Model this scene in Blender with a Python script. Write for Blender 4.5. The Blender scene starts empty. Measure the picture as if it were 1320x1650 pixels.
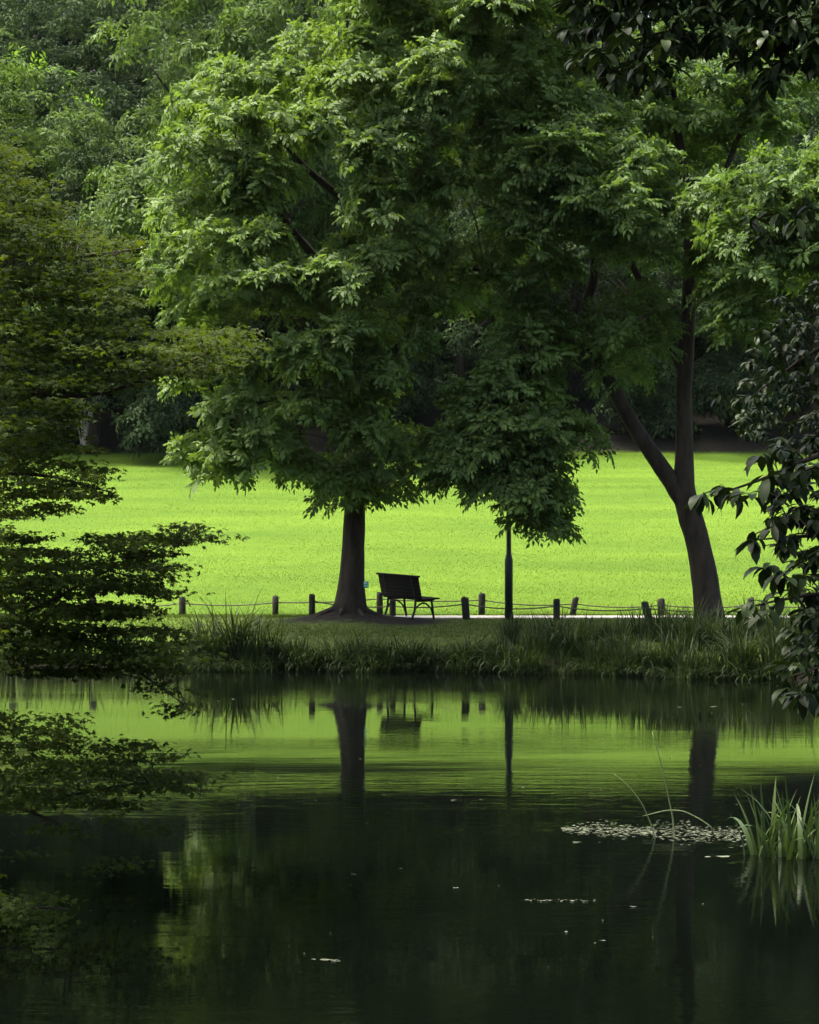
import bpy, math
import numpy as np
from mathutils import Vector, Matrix

RNG = np.random.default_rng(11)
sc = bpy.context.scene
COL = sc.collection

# ------------------------------------------------------------------ camera, sky, sun, exposure
F, H, VH = 3160.0, 2.0, 901.0          # focal length in photo pixels, eye height above water, horizon row
cam_d = bpy.data.cameras.new('camera'); cam = bpy.data.objects.new('camera', cam_d); COL.objects.link(cam)
cam.location = (0, 0, H); cam.rotation_euler = (math.radians(90), 0, 0)
cam_d.sensor_width = 36; cam_d.sensor_fit = 'AUTO'; cam_d.lens = F / 1650 * 36
cam_d.shift_y = (VH - 825) / 1650; cam_d.clip_start = 0.05; cam_d.clip_end = 2000
sc.camera = cam
sc.render.resolution_x, sc.render.resolution_y = 819, 1024

SUN = Vector((-0.33, 0.08, 0.94)).normalized()
w = bpy.data.worlds.new('World'); sc.world = w; w.use_nodes = True
nt = w.node_tree; bg = nt.nodes['Background']
sky = nt.nodes.new('ShaderNodeTexSky'); sky.sky_type = 'NISHITA'; sky.sun_disc = False
sky.sun_elevation = math.asin(SUN.z); sky.sun_rotation = math.atan2(SUN.x, SUN.y)
nt.links.new(sky.outputs[0], bg.inputs[0]); bg.inputs[1].default_value = 0.15; sky.dust_density = 8
sl = bpy.data.lights.new('sun', 'SUN'); sun = bpy.data.objects.new('sun', sl); COL.objects.link(sun)
sl.energy = 3.6; sl.angle = math.radians(10); sl.color = (1.0, 0.95, 0.84)
sun.rotation_euler = SUN.to_track_quat('Z', 'Y').to_euler(); sun.location = (0, 40, 60)
vs = sc.view_settings; vs.view_transform = 'Standard'; vs.look = 'None'; vs.exposure = 1.82; vs.gamma = 1; vs.use_curve_mapping = False
cy = sc.cycles
cy.max_bounces = 6; cy.diffuse_bounces = 3; cy.glossy_bounces = 3; cy.transmission_bounces = 4; cy.transparent_max_bounces = 4
cy.caustics_reflective = False; cy.caustics_refractive = False; cy.sample_clamp_indirect = 4.0

def P(u, v, Y):
    return np.array([(u - 660) / F * Y, Y, H - (v - VH) / F * Y])

# ------------------------------------------------------------------ helpers
def tag(o, label=None, cat=None, group=None, kind=None):
    if label: o['label'] = label
    if cat: o['category'] = cat
    if group: o['group'] = group
    if kind: o['kind'] = kind
    return o

def new_mesh(name, verts, faces, mat, attrs=None, smooth=False):
    verts = np.asarray(verts, np.float32); faces = np.asarray(faces, np.int32)
    me = bpy.data.meshes.new(name); k = faces.shape[1]
    me.vertices.add(len(verts)); me.vertices.foreach_set('co', verts.ravel())
    me.loops.add(faces.size); me.loops.foreach_set('vertex_index', faces.ravel())
    me.polygons.add(len(faces)); me.polygons.foreach_set('loop_start', np.arange(0, faces.size, k, dtype=np.int32))
    if smooth: me.polygons.foreach_set('use_smooth', np.ones(len(faces), bool))
    if attrs:
        for an, av in attrs.items():
            a = me.attributes.new(an, 'FLOAT', 'POINT'); a.data.foreach_set('value', np.asarray(av, np.float32))
    me.update(calc_edges=True); me.materials.append(mat)
    return me

def link(name, me, parent=None, loc=None):
    o = bpy.data.objects.new(name, me); COL.objects.link(o)
    if loc is not None: o.location = loc
    if parent is not None: o.parent = parent
    return o

def empty(name, loc=(0, 0, 0)):
    o = bpy.data.objects.new(name, None); COL.objects.link(o); o.location = loc
    o.empty_display_size = 0.1
    return o

def child(name, me, root):                  # the mesh is in world coordinates; the root sits at the thing's base
    o = link(name, me, root); o.location = -Vector(root.location)
    return o

def unit(a):
    a = np.asarray(a, float)
    return a / np.maximum(np.linalg.norm(a, axis=-1, keepdims=True), 1e-9)

def frames(x, n):
    x = unit(x); z = unit(n - (n * x).sum(-1, keepdims=True) * x); y = np.cross(z, x)
    return np.stack([x, y, z], -1)

def stamp(tpl, R, T, S, tint):
    """Many copies of leaf templates as one vertex / face array. tpl: list of (verts, faces)."""
    n = len(T); pick = RNG.integers(0, len(tpl), n)
    V, Fc, A, off = [], [], [], 0
    for i, (tv, tf) in enumerate(tpl):
        m = pick == i; c = int(m.sum())
        if not c: continue
        v = np.einsum('nij,kj->nki', R[m] * S[m][:, None, None], tv) + T[m][:, None, :]
        f = tf[None] + (np.arange(c) * len(tv))[:, None, None] + off
        V.append(v.reshape(-1, 3)); Fc.append(f.reshape(-1, tf.shape[1])); A.append(np.repeat(tint[m], len(tv)))
        off += c * len(tv)
    return np.concatenate(V), np.concatenate(Fc), np.concatenate(A)

def tube(pts, rad, sides=8, wob=0.0, cap=True):
    """Tapered tube along points, resampled to a smooth curve; quads only."""
    pts = np.asarray(pts, float); rad = np.asarray(rad, float)
    d = np.r_[0, np.cumsum(np.linalg.norm(np.diff(pts, axis=0), axis=1))]
    n = max(3, min(40, int(len(pts) * 4)))
    s = np.linspace(0, d[-1], n)
    p = np.stack([np.interp(s, d, pts[:, i]) for i in range(3)], 1); r = np.interp(s, d, rad)
    for _ in range(2):
        q = p.copy(); q[1:-1] = (p[:-2] + 2 * p[1:-1] + p[2:]) / 4; p = q
    t = unit(np.gradient(p, axis=0)); ref = np.array([0.3, 1, 0.1]); ref = ref / np.linalg.norm(ref)
    if abs((t * ref).sum(1)).max() > .95: ref = np.array([1.0, 0, 0])
    a = unit(np.cross(t, ref)); b = np.cross(t, a)
    ang = np.linspace(0, 2 * np.pi, sides, endpoint=False)
    rr = r[:, None] * (1 + wob * RNG.normal(size=(n, sides)))
    v = p[:, None] + rr[..., None] * (np.cos(ang)[None, :, None] * a[:, None] + np.sin(ang)[None, :, None] * b[:, None])
    i = np.arange(n - 1)[:, None] * sides; j = np.arange(sides)[None]; j2 = (j + 1) % sides
    f = np.stack([i + j, i + j2, i + sides + j2, i + sides + j], -1).reshape(-1, 4)
    V = v.reshape(-1, 3)
    if cap:
        for base, flip in ((0, 1), ((n - 1) * sides, 0)):
            for k in range(0, sides - 2, 2):
                q = [base, base + k + 1, base + k + 2, base + (k + 3) % sides]
                f = np.vstack([f, (q[::-1] if flip else q)])
    return V, f

def join(parts):
    V, Fc, off = [], [], 0
    for v, f in parts:
        V.append(v); Fc.append(f + off); off += len(v)
    return np.concatenate(V), np.concatenate(Fc)

def box(cx, cy_, cz, sx, sy, sz, b=0.0):
    """Box with chamfered vertical corners (b) as quads."""
    x, y = sx / 2, sy / 2
    if b <= 0:
        ring = [(-x, -y), (x, -y), (x, y), (-x, y)]
    else:
        ring = [(-x + b, -y), (x - b, -y), (x, -y + b), (x, y - b), (x - b, y), (-x + b, y), (-x, y - b), (-x, -y + b)]
    n = len(ring)
    v = np.array([(cx + p, cy_ + q, cz + s * sz / 2) for s in (-1, 1) for p, q in ring])
    f = [(i, (i + 1) % n, n + (i + 1) % n, n + i) for i in range(n)]
    for base, fl in ((0, 1), (n, 0)):
        for k in range(0, n - 2, 2):
            q = [base, base + k + 1, base + k + 2, base + (k + 3) % n]
            f.append(q[::-1] if fl else q)
    return v, np.array(f)

def inside(poly, pts):
    poly = np.asarray(poly, float); x, y = pts[:, 0], pts[:, 1]; c = np.zeros(len(pts), bool)
    for (x1, y1), (x2, y2) in zip(poly, np.roll(poly, -1, 0)):
        m = (y1 > y) != (y2 > y)
        c ^= m & (x < (x2 - x1) * (y - y1) / (y2 - y1 + 1e-12) + x1)
    return c

def edge_dist(poly, pts):
    poly = np.asarray(poly, float); d = np.full(len(pts), 1e9)
    for a, b in zip(poly, np.roll(poly, -1, 0)):
        ab = b - a; t = np.clip(((pts - a) @ ab) / (ab @ ab + 1e-9), 0, 1)
        d = np.minimum(d, np.linalg.norm(pts - (a + t[:, None] * ab), axis=1))
    return d

def fill(poly, sp, holes=()):
    poly = np.asarray(poly, float); lo, hi = poly.min(0), poly.max(0)
    gx, gy = np.meshgrid(np.arange(lo[0], hi[0], sp), np.arange(lo[1], hi[1], sp * .87))
    gx = gx + (np.arange(gx.shape[0]) % 2)[:, None] * sp / 2
    p = np.stack([gx.ravel(), gy.ravel()], 1) + RNG.uniform(-.33, .33, (gx.size, 2)) * sp
    m = inside(poly, p)
    for h in holes: m &= ~inside(h, p)
    return p[m]

# ------------------------------------------------------------------ materials
def mat(name):
    m = bpy.data.materials.new(name); m.use_nodes = True
    return m, m.node_tree.nodes, m.node_tree.links, m.node_tree.nodes['Principled BSDF']

def leaf_mat(name, dark, light, trans, rough=0.5, spec=0.35, tfac=0.4, noise=None):
    m, N, L, b = mat(name)
    a = N.new('ShaderNodeAttribute'); a.attribute_name = 'tint'
    mix = N.new('ShaderNodeMix'); mix.data_type = 'RGBA'
    mix.inputs[6].default_value = (*dark, 1); mix.inputs[7].default_value = (*light, 1)
    L.new(a.outputs['Fac'], mix.inputs[0])
    L.new(mix.outputs[2], b.inputs['Base Color'])
    b.inputs['Roughness'].default_value = rough; b.inputs['Specular IOR Level'].default_value = spec
    t = N.new('ShaderNodeBsdfTranslucent')
    mt = N.new('ShaderNodeMix'); mt.data_type = 'RGBA'; mt.blend_type = 'MULTIPLY'; mt.inputs[0].default_value = 1
    L.new(mix.outputs[2], mt.inputs[6]); mt.inputs[7].default_value = (*trans, 1)
    L.new(mt.outputs[2], t.inputs['Color'])
    ms = N.new('ShaderNodeMixShader'); ms.inputs[0].default_value = tfac
    L.new(b.outputs[0], ms.inputs[1]); L.new(t.outputs[0], ms.inputs[2])
    L.new(ms.outputs[0], N['Material Output'].inputs[0])
    return m

def bark_mat(name, c1, c2, scale=6.0, bump=0.6):
    m, N, L, b = mat(name)
    tc = N.new('ShaderNodeTexCoord'); mp = N.new('ShaderNodeMapping'); mp.inputs['Scale'].default_value = (1, 1, .22)
    L.new(tc.outputs['Object'], mp.inputs[0])
    n = N.new('ShaderNodeTexNoise'); n.inputs['Scale'].default_value = scale; n.inputs['Detail'].default_value = 8; n.inputs['Roughness'].default_value = .7
    L.new(mp.outputs[0], n.inputs['Vector'])
    r = N.new('ShaderNodeValToRGB'); r.color_ramp.elements[0].position = .32; r.color_ramp.elements[1].position = .7
    r.color_ramp.elements[0].color = (*c1, 1); r.color_ramp.elements[1].color = (*c2, 1)
    L.new(n.outputs[0], r.inputs[0]); L.new(r.outputs[0], b.inputs['Base Color'])
    bp = N.new('ShaderNodeBump'); bp.inputs['Strength'].default_value = bump; bp.inputs['Distance'].default_value = .03
    L.new(n.outputs[0], bp.inputs['Height']); L.new(bp.outputs[0], b.inputs['Normal'])
    b.inputs['Roughness'].default_value = .9; b.inputs['Specular IOR Level'].default_value = .2
    return m

def plain(name, col, rough=.6, spec=.3, metal=0.0, var=.35, scale=30):
    m, N, L, b = mat(name)
    n = N.new('ShaderNodeTexNoise'); n.inputs['Scale'].default_value = scale; n.inputs['Detail'].default_value = 5
    tc = N.new('ShaderNodeTexCoord'); L.new(tc.outputs['Object'], n.inputs['Vector'])
    r = N.new('ShaderNodeValToRGB')
    r.color_ramp.elements[0].color = (*[c * (1 - var) for c in col], 1); r.color_ramp.elements[1].color = (*[min(1, c * (1 + var)) for c in col], 1)
    r.color_ramp.elements[0].position = .3; r.color_ramp.elements[1].position = .7
    L.new(n.outputs[0], r.inputs[0]); L.new(r.outputs[0], b.inputs['Base Color'])
    b.inputs['Roughness'].default_value = rough; b.inputs['Specular IOR Level'].default_value = spec; b.inputs['Metallic'].default_value = metal
    return m

M = {}
M['pinnate'] = leaf_mat('pinnate_leaf', (.043, .080, .018), (.112, .180, .042), (1.5, 1.5, .6), .6, .18, .38)
M['pinnate2'] = leaf_mat('pinnate_leaf_dark', (.038, .074, .018), (.094, .158, .040), (1.5, 1.5, .6), .6, .18, .38)
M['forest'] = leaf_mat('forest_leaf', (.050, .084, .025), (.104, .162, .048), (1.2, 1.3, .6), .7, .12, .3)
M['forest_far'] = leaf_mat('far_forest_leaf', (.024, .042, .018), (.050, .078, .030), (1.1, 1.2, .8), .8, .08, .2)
M['forest_bright'] = leaf_mat('bright_forest_leaf', (.08, .16, .02), (.14, .25, .04), (1.4, 1.4, .6), .7, .12, .4)
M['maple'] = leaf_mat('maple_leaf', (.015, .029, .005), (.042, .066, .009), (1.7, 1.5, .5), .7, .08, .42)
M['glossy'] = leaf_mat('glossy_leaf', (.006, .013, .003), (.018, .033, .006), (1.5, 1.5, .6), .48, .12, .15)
M['reed'] = leaf_mat('reed_blade', (.008, .017, .004), (.031, .047, .014), (1.3, 1.3, .7), .6, .15, .3)
M['iris'] = leaf_mat('iris_blade', (.018, .040, .009), (.066, .100, .026), (1.3, 1.3, .7), .5, .25, .25)
M['grass'] = leaf_mat('grass_blade', (.058, .107, .008), (.070, .121, .010), (1.25, 1.25, .7), .8, .05, .42)
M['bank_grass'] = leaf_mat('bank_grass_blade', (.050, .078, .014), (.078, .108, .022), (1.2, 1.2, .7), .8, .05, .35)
M['bark'] = bark_mat('bark', (.010, .008, .006), (.048, .037, .025))
M['bark_red'] = bark_mat('bark_reddish', (.022, .013, .009), (.095, .055, .036))
M['bark_pale'] = bark_mat('bark_pale', (.10, .09, .075), (.26, .23, .19))
M['iron'] = plain('cast_iron', (.008, .009, .009), .55, .4, .4, .3)
M['bench_wood'] = plain('bench_wood', (.009, .0075, .006), .9, .1, 0, .4, 18)
M['post_wood'] = bark_mat('post_wood', (.011, .011, .009), (.036, .033, .026), 22, .5)
M['rope'] = plain('rope', (.09, .08, .06), .9, .1, 0, .4, 90)
M['lamp_paint'] = plain('lamp_paint', (.010, .018, .016), .45, .4, .2, .2)
M['lamp_glass'] = plain('lamp_glass', (.30, .30, .28), .25, .5, 0, .05)
M['gravel'] = plain('gravel', (.42, .40, .34), .95, .1, 0, .25, 40)
M['tag_green'] = plain('tag_green', (.05, .38, .26), .5, .3, 0, .1)
M['tag_white'] = plain('tag_white', (.75, .82, .78), .5, .3, 0, .05)
M['float'] = plain('floating_leaf', (.068, .080, .045), .6, .3, 0, .35, 12)
M['stem'] = plain('plant_stem', (.12, .15, .06), .6, .3, 0, .3)

# ground: lawn, soil and forest floor by masks stored on the sheet
m, N, L, b = mat('ground'); M['ground'] = m
tc = N.new('ShaderNodeTexCoord')
def noise(scale, detail=4, sx=(1, 1, 1)):
    mp = N.new('ShaderNodeMapping'); mp.inputs['Scale'].default_value = sx; L.new(tc.outputs['Object'], mp.inputs[0])
    n = N.new('ShaderNodeTexNoise'); n.inputs['Scale'].default_value = scale; n.inputs['Detail'].default_value = detail; n.inputs['Roughness'].default_value = .6
    L.new(mp.outputs[0], n.inputs['Vector']); return n
def ramp(n, c1, c2, p1=.35, p2=.65):
    r = N.new('ShaderNodeValToRGB'); r.color_ramp.elements[0].color = (*c1, 1); r.color_ramp.elements[1].color = (*c2, 1)
    r.color_ramp.elements[0].position = p1; r.color_ramp.elements[1].position = p2; L.new(n.outputs[0], r.inputs[0]); return r
def mixc(fac, a, c):
    x = N.new('ShaderNodeMix'); x.data_type = 'RGBA'; L.new(fac, x.inputs[0]); L.new(a, x.inputs[6]); L.new(c, x.inputs[7]); return x.outputs[2]
g1 = ramp(noise(.40, 5, (.45, 1.5, 1)), (.036, .076, .006), (.076, .128, .010), .34, .66)
g2 = ramp(noise(25, 5), (.047, .092, .007), (.072, .124, .010), .3, .7)
gm = N.new('ShaderNodeMix'); gm.data_type = 'RGBA'; gm.inputs[0].default_value = .35; L.new(g1.outputs[0], gm.inputs[6]); L.new(g2.outputs[0], gm.inputs[7])
soil = ramp(noise(9, 8), (.009, .008, .006), (.024, .020, .013))
at = N.new('ShaderNodeAttribute'); at.attribute_name = 'soil'
bn = noise(5, 6); ma = N.new('ShaderNodeMath'); ma.operation = 'MULTIPLY_ADD'; L.new(bn.outputs[0], ma.inputs[0]); ma.inputs[1].default_value = .9; L.new(at.outputs['Fac'], ma.inputs[2])
mr = N.new('ShaderNodeMapRange'); mr.inputs['From Min'].default_value = .75; mr.inputs['From Max'].default_value = 1.15; L.new(ma.outputs[0], mr.inputs[0])
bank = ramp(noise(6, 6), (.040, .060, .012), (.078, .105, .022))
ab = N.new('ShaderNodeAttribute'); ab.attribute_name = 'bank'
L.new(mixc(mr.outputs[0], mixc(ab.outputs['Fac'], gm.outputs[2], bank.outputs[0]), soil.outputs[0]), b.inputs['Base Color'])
bp = N.new('ShaderNodeBump'); bp.inputs['Strength'].default_value = .5; bp.inputs['Distance'].default_value = .04
L.new(noise(18, 6).outputs[0], bp.inputs['Height']); L.new(bp.outputs[0], b.inputs['Normal'])
b.inputs['Roughness'].default_value = .95; b.inputs['Specular IOR Level'].default_value = .1

# water: dark body, mirror surface, ripples as long low waves with calm and ruffled zones
m, N, L, b = mat('pond_water'); M['water'] = m
tc = N.new('ShaderNodeTexCoord')
b.inputs['Base Color'].default_value = (.0010, .0016, .0010, 1); b.inputs['Roughness'].default_value = .012; b.inputs['IOR'].default_value = 1.33
b.inputs['Specular IOR Level'].default_value = .5
n1 = noise(1.0, 4, (1.6, 6.5, 1)); n2 = noise(1.0, 2, (.35, 1.1, 1)); nz = noise(1.0, 2, (.10, .22, 1))
zr = N.new('ShaderNodeMapRange'); zr.inputs['From Min'].default_value = .45; zr.inputs['From Max'].default_value = .62; zr.inputs['To Min'].default_value = .12; L.new(nz.outputs[0], zr.inputs[0])
mu = N.new('ShaderNodeMath'); mu.operation = 'MULTIPLY'; L.new(n1.outputs[0], mu.inputs[0]); L.new(zr.outputs[0], mu.inputs[1])
ad = N.new('ShaderNodeMath'); ad.operation = 'MULTIPLY_ADD'; L.new(n2.outputs[0], ad.inputs[0]); ad.inputs[1].default_value = .35; L.new(mu.outputs[0], ad.inputs[2])
bp = N.new('ShaderNodeBump'); bp.inputs['Strength'].default_value = 1.0; bp.inputs['Distance'].default_value = .0045
L.new(ad.outputs[0], bp.inputs['Height']); L.new(bp.outputs[0], b.inputs['Normal'])

# ------------------------------------------------------------------ ground, water, path
TREE_L = P(562, 981, 39.3)
SX = [-60, -12, -4, .5, 3, 6, 9, 20, 60]; SY = [37, 36, 35.3, 35.0, 34.2, 32.4, 31, 30, 29]
def shore(x): return np.interp(x, SX, SY) + .10 * np.sin(x * 2.3) + .06 * np.sin(x * 5.1 + 1)
def near(x): return 4.5 + np.clip(np.abs(x) - 2.3, 0, 3.8) * 5
def ground_z(x, y):
    x = np.asarray(x, float); y = np.asarray(y, float)
    s = shore(x); n = near(x)
    far = np.interp(y - s, [0, .35, 1.4], [0, .25, .55]) + .25 * np.clip((y - s - 1.4) / np.maximum(40 - s - 1.4, .5), 0, 1)
    t = np.clip(y - 41.3, 0, None)
    far = far + np.where(t < 2, .039 * t * t, .156 * (t - 1))
    far = far + np.clip(y - 77, 0, 160) * .22 + .006 * np.clip(t, 0, 4) * (np.sin(y * 1.15 + .25 * x + 1.5 * np.sin(.3 * x)) + np.sin(.53 * y - .35 * x + 1) + .6 * np.sin(2.1 * y + .5 * x))
    far = far + (.27 * np.exp(-(((x - TREE_L[0] + .05) / .74) ** 2 + ((y - TREE_L[1]) / .9) ** 2)))
    nb = np.interp(n - y, [0, .5, 3], [0, .3, .5])
    wz = -np.minimum(.9, .5 * np.minimum(s - y, y - n))
    return np.where(y >= s, far, np.where(y <= n, nb, wz))

xs = np.unique(np.r_[np.linspace(-400, -24, 24), np.arange(-24, 24.01, .3), np.linspace(24, 400, 24)])
ys = np.unique(np.r_[np.linspace(-200, 0, 14), np.arange(0, 30, .6), np.arange(30, 46, .15), np.arange(46, 80, .4), np.arange(80, 130, 2.5), np.linspace(130, 700, 30)])
gx, gy = np.meshgrid(xs, ys); gz = ground_z(gx, gy)
V = np.stack([gx.ravel(), gy.ravel(), gz.ravel()], 1); nx = len(xs)
ii, jj = np.meshgrid(np.arange(len(ys) - 1), np.arange(nx - 1), indexing='ij'); k = (ii * nx + jj).ravel()
Fc = np.stack([k, k + 1, k + nx + 1, k + nx], 1)
X, Y = V[:, 0], V[:, 1]
soilm = np.clip((Y - 75.5) / 2.5, 0, 1) + np.clip((shore(X) + .55 - Y) / .3, 0, 1)
soilm += .95 * np.exp(-(((X - TREE_L[0] - .35) / 1.9) ** 2 + ((Y - TREE_L[1]) / 1.1) ** 2) ** 2)
soilm = np.clip(soilm, 0, 1) * (Y > 20) + (Y <= 20) * .8
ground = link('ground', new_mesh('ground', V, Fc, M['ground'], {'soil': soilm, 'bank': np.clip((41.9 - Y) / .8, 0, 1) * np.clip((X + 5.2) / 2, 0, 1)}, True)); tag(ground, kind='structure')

wx = np.linspace(-60, 60, 13); wy = np.linspace(0, 42, 8); a, c = np.meshgrid(wx, wy)
V = np.stack([a.ravel(), c.ravel(), 0 * a.ravel()], 1); ii, jj = np.meshgrid(np.arange(7), np.arange(12), indexing='ij'); k = (ii * 13 + jj).ravel()
water = link('pond_water', new_mesh('pond_water', V, np.stack([k, k + 1, k + 14, k + 13], 1), M['water'])); tag(water, kind='structure')

px = np.arange(-1.2, 30, .3); pv = []
for x in px:
    for yy in np.linspace(39.85, 41.3, 4): pv.append((x, yy, float(ground_z(x, yy)) + .012))
k = np.array([i * 4 + j for i in range(len(px) - 1) for j in range(3)])
path = link('footpath', new_mesh('footpath', np.array(pv), np.stack([k, k + 4, k + 5, k + 1], 1), M['gravel'])); tag(path, kind='structure')

# ------------------------------------------------------------------ leaf templates
def diamond(base, d, side, up, L, W, fold=.25, sag=.15):
    mid = base + d * L * .45
    return [base, mid + side * W / 2 + up * W * fold, base + d * L - up * L * sag, mid - side * W / 2 + up * W * fold]

def pinnate(pairs, L, lw, ll, droop, seed):
    r = np.random.default_rng(seed); V, Fq = [], []
    up = np.array([0, 0, 1.0])
    for i in range(pairs * 2 + 1):
        t = .22 + .78 * (i // 2) / pairs
        p = np.array([t * L, 0, -droop * t * t * L])
        sd = 1 if i % 2 else -1
        if i == pairs * 2: d = unit(np.array([1, 0, -2 * droop * .9]))
        else: d = unit(np.array([.62, sd * .85, -.35 - droop * t + r.normal(0, .16)]))
        side = unit(np.cross(up + r.normal(0, .25, 3), d)); n = np.cross(d, side)
        s = (1 - .35 * abs(t - .65)) * r.uniform(.85, 1.12)
        o = len(V); V += diamond(p, d, side, n, ll * s, lw * s); Fq.append([o, o + 1, o + 2, o + 3])
    return np.array(V), np.array(Fq)

PIN = [pinnate(4, .31, .068, .150, d, s) for s, d in enumerate((.25, .4, .55, .3))]
PIN_SMALL = [pinnate(4, .25, .052, .13, d, s + 9) for s, d in enumerate((.4, .6))]
FAR = [pinnate(2, .34, .095, .26, d, s + 20) for s, d in enumerate((.5, .7, .9))]

def maple_leaf(seed):
    r = np.random.default_rng(seed); V = [np.zeros(3)]; Fq = []
    for a, L in zip((-2.0, -1.05, -.02, 1.05, 2.0), (.55, .9, 1.05, .9, .55)):
        a += r.normal(0, .08); L *= .030
        d = np.array([math.cos(a), math.sin(a), 0]); s = np.array([-d[1], d[0], 0]); o = len(V)
        V += [d * L * .45 + s * L * .26, d * L + np.array([0, 0, -.30 * L]), d * L * .45 - s * L * .26]
        Fq.append([0, o + 2, o + 1, o])
    return np.array(V) + np.array([.018, 0, 0]), np.array(Fq)
MAPLE = [maple_leaf(s) for s in range(3)]

def big_leaf(L, W, bend):
    V, Fq = [], []; n = 5
    prof = [.12, .72, 1.0, .82, .05]
    for i in range(n):
        t = i / (n - 1); a = bend * t
        x = L * (math.sin(a) / bend if bend else t); z = -L * ((1 - math.cos(a)) / bend if bend else 0)
        w2 = W / 2 * prof[i]
        V += [(x, w2, z + .18 * w2), (x, 0, z - .10 * w2), (x, -w2, z + .18 * w2)]
    for i in range(n - 1):
        for j in range(2):
            o = i * 3 + j; Fq.append([o, o + 3, o + 4, o + 1])
    return np.array(V), np.array(Fq)
GLOSS = [big_leaf(.145, .052, 1.0), big_leaf(.13, .056, 1.5), big_leaf(.15, .046, .6)]

# ------------------------------------------------------------------ crowns
def rosettes(C, Rr, tips, per, spread=.9, hemi=-.15, tilt=-.15, squash=.75):
    """Leaves radiating from twig tips set over each clump's dome."""
    n = len(C)
    d = unit(RNG.normal(size=(n, tips, 3))); d[..., 2] = np.where(d[..., 2] < hemi, -d[..., 2], d[..., 2])
    rad = Rr[:, None, None] * RNG.uniform(.55, 1.05, (n, tips, 1))
    tp = C[:, None] + d * rad * np.array([1, 1, squash])
    axis = unit(d + np.array([0, 0, .5]))
    ang = RNG.uniform(0, 2 * np.pi, (n, tips, 1)) + np.arange(per) / per * 2 * np.pi + RNG.normal(0, .3, (n, tips, per))
    e1 = unit(np.cross(axis, np.array([.13, .21, 1.0]))); e2 = np.cross(axis, e1)
    ld = e1[:, :, None] * np.cos(ang)[..., None] + e2[:, :, None] * np.sin(ang)[..., None] + axis[:, :, None] * RNG.uniform(.1, .1 + spread, (n, tips, per, 1))
    ld = ld + d[:, :, None] * .35; ld[..., 2] += tilt; ld = unit(ld)
    nm = axis[:, :, None] + RNG.normal(0, .22, ld.shape)
    T = np.broadcast_to(tp[:, :, None], ld.shape)
    T = T + RNG.normal(0, .03, ld.shape)
    tint = np.clip(RNG.uniform(0, 1, (n, 1, 1)) * .45 + RNG.uniform(0, 1, (n, tips, 1)) * .25 + RNG.uniform(0, .3, (n, tips, per)), 0, 1)
    return frames(ld.reshape(-1, 3), nm.reshape(-1, 3)), T.reshape(-1, 3), tint.ravel()

def clumps(poly, Y0, depth, sp, holes=(), back=1.0, edge=150):
    p = fill(poly, sp, holes); e = np.clip(edge_dist(poly, p) / edge, .04, 1)
    h = depth * np.sqrt(1 - (1 - e) ** 2)
    C = [P(u, v, Y0 - hh * RNG.uniform(.6, 1.0)) for (u, v), hh in zip(p, h)]
    m = RNG.random(len(p)) < back
    C += [P(u, v, Y0 + hh * RNG.uniform(-.2, 1.0)) for (u, v), hh in zip(p[m], h[m])]
    return np.array(C)

def in_view(T, pad=0):
    u = 660 + T[:, 0] / T[:, 1] * F; v = VH - (T[:, 2] - H) / T[:, 1] * F
    return (u > -pad) & (u < 1320 + pad) & (v > -pad) & (v < 1650 + pad)

def foliage(root, tpl, R, T, S, tint, material, singles=300, key=None):
    """crown part: 300 leaves that show largest as leaf sub-parts, the rest as one stuff mesh."""
    sel = np.zeros(len(T), bool)
    crown = None
    if singles:
        score = S / T[:, 1] * np.where(in_view(T), 1, 0); score = score * (1 + .15 * RNG.random(len(T)))
        if key is not None: score = score * key
        sel[np.argsort(-score)[:singles]] = True
    v, f, a = stamp(tpl, R[~sel], T[~sel], S[~sel], tint[~sel])
    crown = child('crown', new_mesh('crown', v, f, material, {'tint': a}), root); crown['kind'] = 'stuff'
    if singles:
        lm = []
        for tv, tf in tpl:
            for q in (.15, .45, .8): lm.append(new_mesh('leaf', tv, tf, material, {'tint': np.full(len(tv), q)}))
        for i in np.nonzero(sel)[0]:
            o = link('leaf', lm[RNG.integers(0, len(lm))], crown)
            o.matrix_local = Matrix.Translation(Vector(T[i])) @ (Matrix(R[i].tolist()) * float(S[i])).to_4x4()
    return crown

def pts(seq, Y0):
    """(u, v, depth offset, radius) rows to points and radii."""
    return np.array([P(s[0], s[1], Y0 + s[2]) for s in seq]), np.array([s[3] for s in seq])

def twig_mesh(C, skel, r0, material, frac=1.0, sag=.15, most=2.2):
    parts = []
    for c in C:
        if RNG.random() > frac: continue
        d = np.linalg.norm(skel - c, axis=1) + .6 * np.clip(skel[:, 2] - c[2], 0, None); s = skel[np.argmin(d)]
        L = np.linalg.norm(c - s)
        if L < .05 or L > most: continue
        mid = (s + c) / 2 + np.array([*RNG.normal(0, .07 * L, 2), sag * L])
        v, f = tube([s, mid, c], [r0 * (.35 + .2 * L), r0 * .5, r0 * .18], 5, 0, False)
        parts.append((v, f))
    v, f = join(parts)
    return new_mesh('twigs', v, f, material, None, True)

def densify(p, n=10):
    t = np.linspace(0, len(p) - 1, len(p) * n)
    return np.stack([np.interp(t, np.arange(len(p)), p[:, i]) for i in range(3)], 1)

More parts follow.
